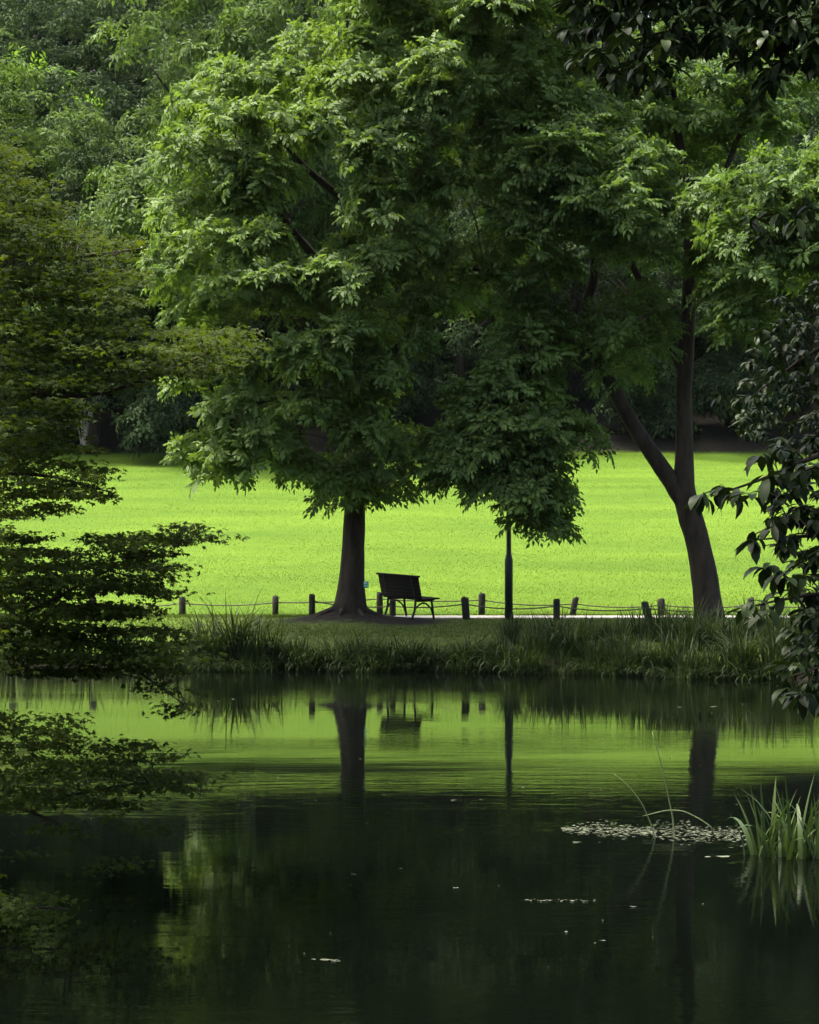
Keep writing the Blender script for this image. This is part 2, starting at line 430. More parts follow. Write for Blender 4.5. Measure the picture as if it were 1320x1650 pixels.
def tree(name, label, Y0, base, trunk, limbs, C, Rr, tpl, material, bark, tips, per, size=(.8, 1.15), group=None, singles=300, squash=.75, twig_r=.03, flare=None, tilt=-.15, frac=.6):
    root = empty(name, base); tag(root, label, 'tree', group)
    skel = []
    p, r = pts(trunk, Y0); skel.append(densify(p))
    v, f = tube(p, r, 14, .025)
    child('trunk', new_mesh('trunk', v, f, bark, None, True), root)
    for lm in limbs:
        p, r = pts(lm, Y0); skel.append(densify(p))
        v, f = tube(p, r, 9, .03); child('limb', new_mesh('limb', v, f, bark, None, True), root)
    skel = np.concatenate(skel); skel = skel[skel[:, 2] > 4.2]
    tw = child('twigs', twig_mesh(C, skel, twig_r, bark, frac), root); tw['kind'] = 'stuff'
    R, T, tint = rosettes(C, Rr, tips, per, squash=squash, tilt=tilt)
    S = RNG.uniform(*size, len(T))
    foliage(root, tpl, R, T, S, tint, material, singles)
    return root

# ---- big tree by the bench
YL = 39.3
polyL = [(285, 190), (300, 140), (420, 100), (520, 80), (545, -30), (570, -170), (900, -170), (940, 20), (895, 140), (850, 210), (800, 300), (800, 420),
         (750, 490), (690, 545), (675, 620), (660, 700), (645, 770), (620, 800), (560, 835), (500, 815), (470, 775), (420, 805), (330, 790), (305, 740), (320, 640), (300, 560), (300, 500), (255, 440), (235, 380), (255, 280)]
holesL = [[(465, 235), (570, 220), (590, 330), (490, 335)], [(450, 365), (530, 355), (540, 435), (465, 430)], [(680, 325), (790, 320), (790, 410), (700, 410)],
          [(610, 650), (690, 580), (690, 660), (620, 710)], [(470, 700), (560, 690), (560, 740), (480, 745)], [(380, 520), (440, 540), (430, 590), (370, 570)]]
CL = clumps(polyL, YL, 3.6, 60, holesL, .7)
trunkL = [(563, 994, 0, .42), (564, 975, 0, .325), (567, 940, 0, .26), (570, 880, 0, .228), (572, 800, 0, .205), (576, 690, 0, .19), (585, 600, .1, .17), (597, 500, .1, .15), (620, 420, .2, .13), (650, 330, .3, .10), (690, 250, .4, .07), (725, 140, .5, .04)]
limbsL = [[(588, 570, 0, .12), (540, 450, -.6, .10), (490, 395, -1, .08), (440, 330, -1.5, .06), (380, 250, -2, .03)],
          [(600, 490, 0, .11), (555, 320, -.4, .09), (500, 280, -.9, .06), (430, 200, -1.5, .03)],
          [(610, 440, .2, .09), (690, 422, -.6, .085), (780, 432, -1.1, .07), (840, 470, -1.4, .04)],
          [(580, 650, 0, .08), (520, 640, -.8, .06), (430, 640, -1.6, .045), (350, 690, -2.2, .02)],
          [(645, 340, .3, .09), (600, 200, .2, .07), (560, 80, 0, .05), (560, -60, 0, .03)],
          [(650, 335, .3, .07), (720, 290, -.4, .05), (800, 270, -.8, .03)],
          [(590, 580, .1, .08), (520, 520, 1.0, .06), (400, 500, 1.8, .03)]]
rootL = tree('spreading_tree', 'broad leafy tree on the earth mound beside the bench', YL, TREE_L, trunkL, limbsL, CL, np.full(len(CL), .60) * RNG.uniform(.7, 1.25, len(CL)), PIN, M['pinnate'], M['bark'], 14, 6, size=(.75, 1.15), squash=.7)
# surface roots, bare twig, hanging vine
for a in (-2.6, -1.9, -1.1, -.3, .4, 2.9):
    d = np.array([math.cos(a), math.sin(a)]); q = []
    for t in (.2, .42, .66, .9):
        x, y = TREE_L[0] + d[0] * t + RNG.normal(0, .05), TREE_L[1] + d[1] * t * .8; q.append((x, y, float(ground_z(x, y)) + .05 - .09 * t))
    v, f = tube(q, [.10, .06, .035, .015], 7, .05); child('root', new_mesh('root', v, f, M['bark'], None, True), rootL)
for seq in ([(650, 790, -1, .012), (668, 797, -1, .010), (677, 815, -1, .006)], [(650, 790, -1, .011), (640, 812, -1, .009), (628, 822, -1, .005)], [(668, 797, -1, .007), (672, 783, -1, .004)],
            [(690, 300, -.6, .012), (692, 350, -.6, .012), (693, 390, -.6, .011), (690, 420, -.6, .010)]):
    p, r = pts(seq, YL); v, f = tube(p, r, 5); child('twig', new_mesh('twig', v, f, M['bark'], None, True), rootL)

# ---- forked tree by the reeds
YR = 38.6
regs = [([(780, 250), (840, 150), (930, 140), (990, 200), (1070, 230), (1085, 330), (1075, 440), (1000, 440), (940, 400), (880, 500), (820, 470), (790, 380)], 40, 3.2, .7),
        ([(800, 500), (880, 480), (930, 550), (910, 620), (840, 620), (790, 560)], 40, 2.4, .4),
        ([(970, 500), (1020, 470), (1075, 510), (1070, 590), (1000, 625), (970, 580)], 38, 2.2, .4),
        ([(1130, 330), (1165, 290), (1240, 250), (1360, 245), (1420, 300), (1420, 460), (1250, 470), (1215, 560), (1160, 590), (1155, 470), (1135, 400)], 40, 2.2, .6),
        ([(980, 100), (1060, 40), (1150, 60), (1300, 120), (1280, 240), (1160, 270), (1100, 250), (1000, 220)], 42, 2.8, .6),
        ([(960, -120), (1060, -120), (1060, 20), (980, 40)], 60, 1.0, .6),
        ([(770, 620), (840, 590), (880, 650), (945, 685), (955, 722), (890, 752), (893, 820), (903, 882), (865, 870), (820, 845), (775, 845), (765, 825), (790, 770), (725, 800), (700, 790), (700, 735), (745, 690), (735, 640)], 32, 1.4, .5)]
CR = np.concatenate([clumps(pl, YR + (-.9, -.9, 0, 0, 0, 0, 0)[0] * (i == 6) - 1.6 * (i == 3) + 1.8 * (i in (4, 5)), dp, s, (), bk, 90) for i, (pl, s, dp, bk) in enumerate(regs)])
trunkR = [(1146, 1012, 0, .33), (1143, 985, 0, .29), (1138, 950, 0, .265), (1128, 880, 0, .24), (1112, 830, 0, .24), (1100, 800, 0, .22), (1104, 720, 0, .175), (1100, 640, 0, .16), (1108, 540, 0, .15), (1112, 440, .1, .13), (1110, 350, .2, .11), (1098, 250, .3, .085), (1085, 150, .4, .06), (1080, 30, .5, .035)]
limbsR = [[(1106, 815, 0, .19), (1085, 780, 0, .175), (1060, 745, -.1, .165), (1020, 685, -.2, .15), (985, 620, -.3, .13), (955, 565, -.4, .12), (935, 510, -.5, .105), (960, 450, -.5, .085), (955, 385, -.5, .07), (935, 300, -.6, .04)],
          [(1102, 610, 0, .09), (1070, 520, .1, .085), (1030, 450, .2, .075), (1005, 400, .2, .06), (975, 320, .3, .03)],
          [(1112, 420, .1, .08), (1160, 300, .3, .07), (1190, 220, .4, .055), (1225, 150, .5, .03)],
          [(955, 565, -.4, .07), (900, 540, -.9, .055), (850, 590, -1.3, .04), (822, 700, -1.7, .02)],
          [(1112, 430, .1, .06), (1180, 400, -.6, .045), (1260, 330, -1.0, .025)]]
rootR = tree('forked_tree', 'tree with a forked leaning trunk rising out of the tall reeds', YR, P(1146, 1003, YR), trunkR, limbsR, CR, np.full(len(CR), .46) * RNG.uniform(.7, 1.25, len(CR)), PIN, M['pinnate2'], M['bark'], 9, 5, size=(.75, 1.15), squash=.7)

# ------------------------------------------------------------------ forest round the lawn
def blob_crown(h, r, n, seed, droop=False, base=.18):
    """Clump centres of a free-standing crown of height h and radius r, local coordinates."""
    g = np.random.default_rng(seed); C = []
    nl = 9
    lobes = np.stack([g.normal(0, .42 * r, nl), g.normal(0, .42 * r, nl), h * g.uniform(base + .12, .86, nl)], 1); lr = r * g.uniform(.38, .62, nl)
    lobes[0] = (0, 0, h * .62); lr[0] = r * .75
    for i in range(n):
        k = g.integers(0, nl); d = unit(g.normal(size=3)); c = lobes[k] + d * lr[k] * g.uniform(.6, 1) * np.array([1, 1, 1.05])
        C.append(c)
    C = np.array(C); C[:, 2] = np.clip(C[:, 2], h * base, h)
    return C

def forest_mesh(name, h, r, n, seed, material, tips=5, per=5, base=.18, tpl=FAR, size=(.8, 1.3), cr=.75):
    C = blob_crown(h, r, n, seed, base=base)
    R, T, tint = rosettes(C, np.full(len(C), cr), tips, per, tilt=-.3)
    v, f, a = stamp(tpl, R, T, RNG.uniform(*size, len(T)), tint)
    return new_mesh(name, v, f, material, {'tint': a})

def trunk_mesh(h, r, seed, bark):
    g = np.random.default_rng(seed)
    parts = [tube([(0, 0, -.3), (0.1, 0, h * .2), (-.05, .1, h * .45), (.1, 0, h * .8)], [r * 1.3, r, r * .7, r * .2], 8, .03)]
    for i in range(5):
        a = g.uniform(0, 6.28); z = h * g.uniform(.25, .55); L = h * .22
        parts.append(tube([(0, 0, z), (math.cos(a) * L * .5, math.sin(a) * L * .5, z + L * .5), (math.cos(a) * L, math.sin(a) * L, z + L)], [r * .45, r * .3, r * .1], 6))
    v, f = join(parts); return new_mesh('trunk', v, f, bark, None, True)

KIND = {}
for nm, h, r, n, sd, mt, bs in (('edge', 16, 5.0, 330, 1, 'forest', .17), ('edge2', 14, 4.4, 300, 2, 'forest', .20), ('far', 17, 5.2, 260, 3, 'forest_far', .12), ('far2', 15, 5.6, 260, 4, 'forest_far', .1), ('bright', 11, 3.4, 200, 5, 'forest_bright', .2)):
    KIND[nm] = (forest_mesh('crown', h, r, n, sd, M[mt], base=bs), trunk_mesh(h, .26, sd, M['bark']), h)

def put_tree(kind, u, Y, top_v, label, group=None, name='forest_tree', rz=0):
    cm, tm, h = KIND[kind]
    x = (u - 660) / F * Y; z = float(ground_z(x, Y)); top = P(u, top_v, Y)[2]; s = (top - z) / h
    root = empty(name, (x, Y, z)); root.scale = (s, s, s); root.rotation_euler = (0, 0, rz); tag(root, label, 'tree', group)
    c = link('crown', cm, root); c['kind'] = 'stuff'; link('trunk', tm, root)
    return root

put_tree('edge', 395, 74.5, -60, 'tall sunlit grey green tree at the lawn edge behind the mound tree', rz=.6)
put_tree('edge2', 150, 76, 170, 'rounded pale green tree at the lawn edge left of the tall sunlit tree', rz=2.0)
put_tree('bright', 30, 92, 60, 'small bright yellow green tree on the dark wooded slope', rz=1)
put_tree('edge', -120, 77, 60, 'leafy tree at the lawn edge behind the maple boughs', rz=4)
put_tree('edge2', 980, 88, 160, 'pale leafy tree glimpsed through the gap in the forked tree crown', rz=3)
G = 'forest trees round the lawn'
i = 0
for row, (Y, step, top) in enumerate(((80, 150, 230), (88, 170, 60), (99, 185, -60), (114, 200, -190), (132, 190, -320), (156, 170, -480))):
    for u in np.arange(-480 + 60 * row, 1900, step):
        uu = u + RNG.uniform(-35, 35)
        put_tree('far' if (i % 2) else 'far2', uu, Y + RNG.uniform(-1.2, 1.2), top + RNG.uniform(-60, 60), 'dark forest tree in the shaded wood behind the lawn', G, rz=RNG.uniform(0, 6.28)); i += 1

# low shrubs and thin stems under the forest edge
shrub_mesh = [forest_mesh('foliage', 3.0, 1.5, 60, 40 + s, M['forest_far'], 5, 5, .02, FAR, (.6, 1.0), .45) for s in range(2)]
for q, (u, Y, hgt, lab) in enumerate(((275, 73.5, 3.4, 'dark drooping shrub on the lawn edge beside the mound tree foliage'), (1040, 78.5, 3.6, 'dark shrub under the trees behind the leaning fork limb'),
                                 (1170, 79, 3.8, 'dark shrub under the trees behind the glossy leaved tree'), (640, 79.5, 3.4, 'dark shrub under the trees behind the mound tree trunk'), (820, 79, 3.2, 'dark shrub under the trees above the lamp post'), (60, 78, 4.0, 'dark shrub under the trees behind the maple'))):
    x = (u - 660) / F * Y; root = empty('shrub', (x, Y, float(ground_z(x, Y)))); s = hgt / 3; root.scale = (s, s, s); root.rotation_euler = (0, 0, q * 1.1)
    tag(root, lab, 'shrub'); o = link('foliage', shrub_mesh[q % 2], root); o['kind'] = 'stuff'
for q, u in enumerate(range(-150, 1480, 85)):
    Y = 84 + RNG.uniform(-1, 1.5); x = (u + RNG.uniform(-25, 25) - 660) / F * Y; root = empty('shrub', (x, Y, float(ground_z(x, Y)))); s = RNG.uniform(1.1, 1.6); root.scale = (s, s, s); root.rotation_euler = (0, 0, q * .9)
    tag(root, 'dark understorey shrub in the shade deep under the forest trees', 'shrub', 'understorey shrubs in the wood'); o = link('foliage', shrub_mesh[q % 2], root); o['kind'] = 'stuff'
for u, Y, lab in ((135, 75.5, 'pale bare stemmed small tree at the lawn edge behind the maple'), (255, 76.5, 'slender pale stemmed tree beside the dark drooping shrub')):
    b0 = P(u, 726, Y); b0[2] = float(ground_z(b0[0], Y)); root = empty('crepe_myrtle', b0); tag(root, lab, 'tree')
    for k2 in range(6):
        a = RNG.uniform(-1, 1); e = b0 + np.array([a * 1.1, RNG.uniform(-.5, .5), 2.4])
        v, f = tube([b0, (b0 + e) / 2 + np.array([-a * .25, 0, .1]), e], [.05, .035, .015], 6); child('stem', new_mesh('stem', v, f, M['bark_pale'], None, True), root)
    C = b0 + np.stack([RNG.normal(0, .8, 40), RNG.normal(0, .6, 40), RNG.uniform(1.9, 3.8, 40)], 1)
    R, T, tint = rosettes(C, np.full(40, .4), 5, 5); v, f, a = stamp(FAR, R, T, RNG.uniform(.4, .7, len(T)), tint)
    o = child('crown', new_mesh('crown', v, f, M['forest'], {'tint': a}), root); o['kind'] = 'stuff'

# ------------------------------------------------------------------ maple over the water
YM = 12.0
mreg = [([(-300, 190), (20, 210), (60, 320), (150, 370), (240, 390), (250, 440), (200, 480), (230, 540), (330, 505), (395, 530), (400, 570), (330, 605), (240, 610), (150, 640), (110, 700), (190, 795), (130, 825), (60, 840), (-300, 870)], 28),
        ([(-300, 850), (-40, 850), (120, 875), (200, 850), (340, 848), (335, 868), (250, 885), (285, 905), (265, 935), (285, 958), (220, 985), (290, 1030), (312, 1075), (260, 1095), (120, 1090), (-300, 1060)], 24),
        ([(220, 1085), (300, 1100), (325, 1140), (300, 1165), (255, 1135)], 26),
        ([(-300, 1150), (60, 1150), (130, 1165), (150, 1195), (240, 1190), (330, 1235), (325, 1270), (230, 1290), (180, 1310), (60, 1310), (-300, 1290)], 28),
        ([(60, 1325), (180, 1318), (280, 1335), (255, 1352), (190, 1345), (70, 1345)], 26), ([(35, 1375), (70, 1370), (60, 1392)], 18), ([(130, 1385), (215, 1385), (200, 1425), (150, 1415)], 24),
        ([(-300, 1430), (90, 1435), (130, 1470), (60, 1500), (-300, 1500)], 26),
        ([(-900, -250), (-150, -300), (-60, -40), (-40, 100), (-160, 200), (-300, 260), (-330, 900), (-900, 1200)], 52)]  # crown left of the view, unseen, put in to shade the sprays
holesM = [[(40, 838), (120, 840), (130, 875), (60, 890)], [(110, 880), (150, 870), (160, 890), (120, 900)], [(215, 405), (330, 420), (330, 480), (225, 500)]]
CM = []
for i, (pl, s) in enumerate(mreg):
    p = fill(pl, s, holesM)
    for (u, v) in p:
        for _ in range((3 if i in (0, 1) else 2 if i in (3, 8) else 1) if u > -60 else 1):
            CM.append(P(u, v, YM + RNG.normal(-.6, 1.2)) if i == 8 or u < -20 else P(u, v, RNG.uniform(10.4, 12.4)) if i == 3 and u < 130 else P(u, v, (YM + RNG.normal(0, .55)) if i != 7 else 10.6 + RNG.uniform(-.25, .25)))  # depth spread of unseen clumps and upper pads shades the lowest spray
CM = np.array(CM); CM_IN = in_view(CM, 70)
rootM = empty('maple_tree', (-4.4, 12.6, float(ground_z(-4.4, 12.6)))); tag(rootM, 'fine leaved maple reaching over the pond in flat layered sprays', 'tree')
mt = [(-4.4, 12.6, .3), (-4.3, 12.5, 1.5), (-4.1, 12.3, 3.0), (-3.9, 12.2, 4.8), (-3.6, 12, 6.2)]
v, f = tube(mt, [.17, .14, .12, .08, .03], 10, .03); child('trunk', new_mesh('trunk', v, f, M['bark'], None, True), rootM)
skel = [densify(np.array(mt))]
for seq in ([(-300, 640, .3, .05), (-60, 626, .1, .03), (60, 632, 0, .022), (140, 641, -.1, .018), (250, 608, -.1, .012), (375, 552, -.1, .004)],
            [(-300, 1060, .2, .045), (-80, 1015, .1, .025), (0, 1003, 0, .018), (60, 982, 0, .013), (150, 930, 0, .009), (320, 852, 0, .003)],
            [(-80, 1015, .1, .02), (60, 1000, 0, .012), (180, 1050, 0, .009), (310, 1145, -.1, .003)],
            [(-300, 1330, .2, .04), (-60, 1292, 0, .02), (40, 1300, 0, .014), (160, 1270, 0, .009), (320, 1250, 0, .003)],
            [(40, 1300, 0, .01), (110, 1330, 0, .007), (190, 1400, 0, .003)],
            [(-300, 1480, -1.2, .03), (-60, 1455, -1.3, .014), (110, 1465, -1.4, .004)],
            [(-300, 420, .3, .045), (-60, 400, .1, .025), (80, 420, 0, .016), (235, 400, 0, .004)],
            [(-300, 800, .3, .04), (-60, 770, .1, .02), (60, 760, 0, .012), (185, 795, 0, .003)]):
    p, r = pts(seq, YM); p = np.vstack([[-4.15, 12.35, p[0][2] + .2], p]); r = np.r_[r[0] * 1.3, r]
    v, f = tube(p, r, 7, .03); skel.append(densify(p)); child('limb', new_mesh('limb', v, f, M['bark'], None, True), rootM)
skel = np.concatenate(skel)
tw = child('twigs', twig_mesh(CM, skel, .008, M['bark'], .45, .05, .55), rootM); tw['kind'] = 'stuff'
nper = 34
d = RNG.normal(size=(len(CM), nper, 3)) * np.array([.085, .085, .016])
d[~CM_IN] *= 1.7
T = (CM[:, None] + d).reshape(-1, 3)
kp = np.repeat(CM_IN, nper) | (np.tile(np.arange(nper), len(CM)) < 12); vis = np.repeat(CM_IN, nper)[kp]; T = T[kp]; n = len(T)
ld = RNG.normal(size=(n, 3)) * np.array([1, 1, .15]) + np.array([.35, -.1, -.18]); nm = np.array([.1, -.25, 1.0]) + RNG.normal(0, .36, (n, 3))
tint = np.clip(np.repeat(RNG.uniform(0, .6, len(CM)), nper)[kp] + RNG.uniform(0, .4, n), 0, 1)
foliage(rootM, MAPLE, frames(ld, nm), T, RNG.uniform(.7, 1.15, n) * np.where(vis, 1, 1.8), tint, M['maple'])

# ------------------------------------------------------------------ glossy leaved tree over the water on the right bank
YN = 10.5
tips_px = [(1135, 800, 1), (1160, 785, 1), (1185, 790, 1), (1210, 800, 1), (1240, 770, 1), (1228, 735, 1), (1265, 760, 1), (1212, 868, 1), (1245, 850, 1), (1270, 865, 1), (1238, 912, 1), (1265, 925, 1), (1208, 975, 1), (1238, 985, 1), (1262, 960, 1), (1302, 985, 1), (1295, 930, 1),
           (1275, 1070, 1), (1302, 1050, 1), (1268, 1105, 1), (1290, 1120, 1), (1165, 640, .5), (1215, 640, .6), (1195, 690, .6), (1215, 350, .8), (1250, 345, .8), (1285, 355, .9), (1230, 380, .8), (1300, 335, .8)]
CN = [np.r_[P(u, v, YN - .5 + RNG.uniform(-.5, .5)), s] for u, v, s in tips_px]
for pl, s, yy, sc_ in (([(1210, 560), (1250, 480), (1345, 440), (1500, 420), (1500, 720), (1250, 720), (1195, 690), (1190, 640)], 25, 12.5, .58),
                      ([(1250, 700), (1500, 700), (1500, 1180), (1290, 1150), (1275, 1010), (1262, 900), (1245, 800)], 26, 10.8, .72),
                      ([(905, -90), (1500, -90), (1500, 190), (1300, 120), (1240, 150), (1190, 105), (1100, 85), (1060, 175), (985, 135), (930, 105), (900, 20)], 32, 10.3, .8),
                      ([(700, -520), (1700, -520), (1700, 500), (1420, 420), (1400, 0), (1000, -80), (760, -120)], 62, 10.5, 1.5),  # crown above and to the right, out of view, added to shade the leaves
                      ([(880, -480), (1600, -480), (1600, -60), (900, -60)], 62, 12.4, 1.5),  # second unseen overhead layer, added further back to shade the rear leaves
                      ([(1340, 1000), (1500, 1000), (1500, 1250), (1340, 1180)], 40, 10.0, .9)):
    for u, v in fill(pl, s):
        for _ in range(3): CN.append(np.r_[P(u, v, yy + RNG.normal(0, .45)), sc_ * RNG.uniform(.8, 1.15)])
CN = np.array(CN)
rootN = empty('glossy_leaved_tree', (4.3, 11.2, float(ground_z(4.3, 11.2)))); tag(rootN, 'dark broadleaf tree with drooping glossy leaves overhanging the right bank', 'tree')
tk = [(4.3, 11.2, .2), (4.2, 11.1, 1.4), (3.9, 10.9, 2.8), (3.6, 10.7, 4.2), (3.0, 10.5, 5.4)]
v, f = tube(tk, [.16, .13, .11, .08, .03], 10, .03); child('trunk', new_mesh('trunk', v, f, M['bark'], None, True), rootN)
skel = [densify(np.array(tk))]
for seq in ([(1500, 40, 0, .03), (1350, -10, 0, .022), (1200, 5, 0, .016), (1120, 40, 0, .010), (960, 80, 0, .004)], [(1500, 700, 0, .03), (1340, 720, 0, .018), (1240, 770, 0, .009), (1145, 800, 0, .004)],
            [(1500, 860, 0, .02), (1330, 860, 0, .012), (1215, 870, 0, .004)], [(1500, 950, 0, .02), (1330, 950, 0, .012), (1205, 978, 0, .004)], [(1500, 520, 1.5, .025), (1340, 540, 1.5, .015), (1210, 640, 1.5, .004)], [(1500, 1080, 0, .02), (1360, 1060, 0, .012), (1275, 1090, 0, .004)]):
    p, r = pts(seq, YN); t0 = np.array(tk)[np.argmin(abs(np.array(tk)[:, 2] - p[0][2] + .3))]; p = np.vstack([t0, p]); r = np.r_[r[0] * 1.3, r]
    v, f = tube(p, r, 7, .03); skel.append(densify(p)); child('limb', new_mesh('limb', v, f, M['bark'], None, True), rootN)
skel = np.concatenate(skel)
tw = child('twigs', twig_mesh(CN[:, :3], skel, .006, M['bark'], .22, .05, .5), rootN); tw['kind'] = 'stuff'
per = 8; n = len(CN)
ang = RNG.uniform(0, 6.28, (n, 1)) + np.arange(per) / per * 6.28 + RNG.normal(0, .2, (n, per))
ld = np.stack([np.cos(ang) - .25, np.sin(ang), RNG.uniform(-.75, .35, (n, per))], -1).reshape(-1, 3)
T = np.repeat(CN[:, :3], per, 0) + RNG.normal(0, .012, (n * per, 3)); nm = np.array([0, 0, 1.0]) + RNG.normal(0, .15, (n * per, 3)) + ld * .3
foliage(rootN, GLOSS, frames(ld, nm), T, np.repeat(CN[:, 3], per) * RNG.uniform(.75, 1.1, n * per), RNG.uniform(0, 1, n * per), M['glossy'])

# ------------------------------------------------------------------ lawn and bank grass
def blades(n_, x, y, hmin, hmax, wid, lean=.35, mt_='grass'):
    z = ground_z(x, y); k = len(x)
    a = RNG.uniform(0, 6.28, k); hh = RNG.uniform(hmin, hmax, k); ww = wid * RNG.uniform(.7, 1.3, k)
    dx, dy = np.cos(a) * ww / 2, np.sin(a) * ww / 2 * .3
    lx, ly = RNG.normal(0, lean, k) * hh, RNG.normal(0, lean, k) * hh
    V = np.empty((k, 3, 3)); V[:, 0] = np.stack([x - dx, y - dy, z - .01], 1); V[:, 1] = np.stack([x + dx, y + dy, z - .01], 1); V[:, 2] = np.stack([x + lx, y + ly, z + hh], 1)
    return new_mesh(n_, V.reshape(-1, 3), np.arange(k * 3).reshape(-1, 3), M[mt_], {'tint': np.repeat(RNG.uniform(0, 1, k), 3)})
k = 330000
yy = 1 / RNG.uniform(1 / 77, 1 / 41.5, k); xx = RNG.uniform(-1, 1, k) * (.235 * yy + 1)
tag(link('lawn_grass', blades('lawn_grass', xx, yy, .012, .032, .014, .7)), 'bright sunlit grass of the sloping lawn', 'grass', kind='stuff')
k = 90000
xx = RNG.uniform(-10, 10, k); s = shore(xx); yy = s + .15 + (41.6 - s) * RNG.random(k)
g = ((xx - TREE_L[0] - .35) / 1.9) ** 2 + ((yy - TREE_L[1]) / 1.1) ** 2
keep = (g > RNG.uniform(.6, 1.3, k)) & ~((yy > 39.8) & (yy < 41.32) & (xx > -1.2))
tag(link('bank_grass', blades('bank_grass', xx[keep], yy[keep], .02, .06, .016, .5, 'bank_grass')), 'short shaded grass on the bank under the trees', 'grass', kind='stuff')

# ------------------------------------------------------------------ reeds and sedges
def blade(base, a, L, lean, droop, W, seg=6):
    """A strap leaf rising from base, leaning towards angle a and arching over."""
    d = np.array([math.cos(a), math.sin(a), 0]); s = np.array([-d[1], d[0], 0]); th = lean; p = np.array(base, float); V = []
    for i in range(seg + 1):
        t = i / seg; w2 = W / 2 * (1 - t ** 2.5) * (.7 + .3 * min(1, t * 4)) + .0006
        nrm = np.array([-d[0] * math.cos(th), -d[1] * math.cos(th), math.sin(th)])
        V += [p + s * w2, p - s * w2 + nrm * w2 * .3]
        p = p + (d * math.sin(th) + np.array([0, 0, math.cos(th)])) * L / seg; th += droop / seg * (.4 + 1.2 * t)
    Fq = [[2 * i, 2 * i + 1, 2 * i + 3, 2 * i + 2] for i in range(seg)]
    return np.array(V), np.array(Fq)

def clump_mesh(n, L, lean, droop, W, spread, seed):
    global RNG
    g = np.random.default_rng(seed); parts, tn = [], []
    for _ in range(n):
        a = g.uniform(0, 6.28); r = spread * math.sqrt(g.random())
        v, f = blade((math.cos(a) * r + g.normal(0, .03), math.sin(a) * r, 0), a + g.normal(0, .5), L * g.uniform(.5, 1.1), lean * g.uniform(.2, 1.6), droop * g.uniform(.3, 1.6), W * g.uniform(.7, 1.3)); parts.append((v, f)); tn += [g.uniform(0, 1)] * len(v)
    v, f = join(parts); return new_mesh('reed_blades', v, f, M['reed'], {'tint': tn})
SEDGE = [clump_mesh(110, 1.15, .25, 2.1, .026, .20, s) for s in (1, 2, 3)]
CAT = [clump_mesh(75, .95, .20, 1.0, .024, .30, s) for s in (4, 5, 6)]
LOW = [clump_mesh(80, .55, .45, 2.2, .018, .22, s) for s in (7, 8, 9)]
def plant(nm, meshes, u, off, s, lab, grp):
    for _ in range(8):
        y = 35.0
        for _ in range(5): x = (u - 660) / F * y; y = float(shore(x)) + off
    z = float(ground_z(x, y)) - .02
    o = link(nm, meshes[RNG.integers(0, len(meshes))], None, (x, y, z)); o.scale = (s,) * 3; o.rotation_euler = (0, 0, RNG.uniform(0, 6.28)); tag(o, lab, 'plant', grp)
    return o
for u, off, s in ((345, .15, 1.05), (380, .35, 1.15), (410, .2, 1.0), (325, .3, .9), (440, .15, .85)):
    plant('sedge_clump', SEDGE, u, off, s, 'arching sedge clump at the waterline near the maple', 'sedges by the maple')
for u in list(range(455, 830, 11)):
    plant('low_sedge', LOW, u + RNG.uniform(-9, 9), RNG.uniform(-.12, .35), RNG.uniform(.7, 1.5), 'low sedge tuft on the water edge below the bench', 'low sedges below the bench')
for u, s in ((590, .85), (600, .7), (480, .7), (750, .6), (770, .65)):
    plant('reed_clump', CAT, u, .1, s, 'thin upright reed clump among the low sedges', 'thin reeds among the sedges')
for q in range(62):
    u = 800 + q * 8.2 + RNG.uniform(-8, 8); off = RNG.choice([-.08, .15, .5, 1.0, 1.5]); s = np.interp(u, [800, 860, 1000, 1250], [.5, .72, .74, .85]) * RNG.uniform(.7, 1.15)
    plant('reed_clump', CAT if q % 4 else SEDGE, u, off, s, 'tall green reed clump along the bank below the forked tree', 'reeds below the forked tree')
for q in range(50):
    plant('waterline_sedge', LOW, 285 + q * 20 + RNG.uniform(-9, 9), RNG.uniform(-.16, .02), RNG.uniform(.6, 1.1), 'short drooping sedge tuft rooted right at the waterline', 'sedges rooted at the waterline')
for u, s in ((20, .9), (60, .8), (100, .7), (140, .8), (180, .6), (210, .7), (240, .6), (270, .6), (295, .6)):
    plant('reed_clump', CAT, u, .1, s, 'reed clump at the waterline behind the maple sprays', 'reeds behind the maple')

# ------------------------------------------------------------------ iris clump and single stems standing in the pond
def on_water(u, v):
    Yw = F * H / (v - VH); p = P(u, v, Yw); p[2] = 0; return p
ic = on_water(1272, 1378)
root = empty('iris_clump', ic); tag(root, 'iris clump with broad green blades standing in the pond', 'plant')
for k in range(64):
    a = RNG.uniform(0, 6.28); r = .32 * math.sqrt(RNG.random())
    bx = ic + np.array([math.cos(a) * r, math.sin(a) * r * .7, -.05]); L = RNG.uniform(.25, .62)
    v, f = blade(bx, RNG.uniform(0, 6.28), L, RNG.uniform(.02, .35), RNG.choice([.2, .5, 1.0, 2.2]), RNG.uniform(.018, .036), 8)
    child('blade', new_mesh('blade', v, f, M['iris'], {'tint': np.full(len(v), RNG.random())}), root)
for (u0, v0), (u1, v1), L, dr, wd in (((1228, 1375), (1226, 1212), .66, .1, .026), ((1222, 1372), (1178, 1255), .55, .5, .022), ((1215, 1378), (1185, 1270), .45, .25, .018)):
    bx = on_water(u0, v0); e = P(u1, v1, bx[1]); d = e - bx; lean = math.atan2(abs(d[0]), d[2]); L = np.linalg.norm(d)
    v, f = blade(bx + np.array([0, 0, -.05]), math.pi, L + .05, lean * .7, lean * .6, wd, 8)
    child('blade', new_mesh('blade', v, f, M['iris'], {'tint': np.full(len(v), .8)}), root)
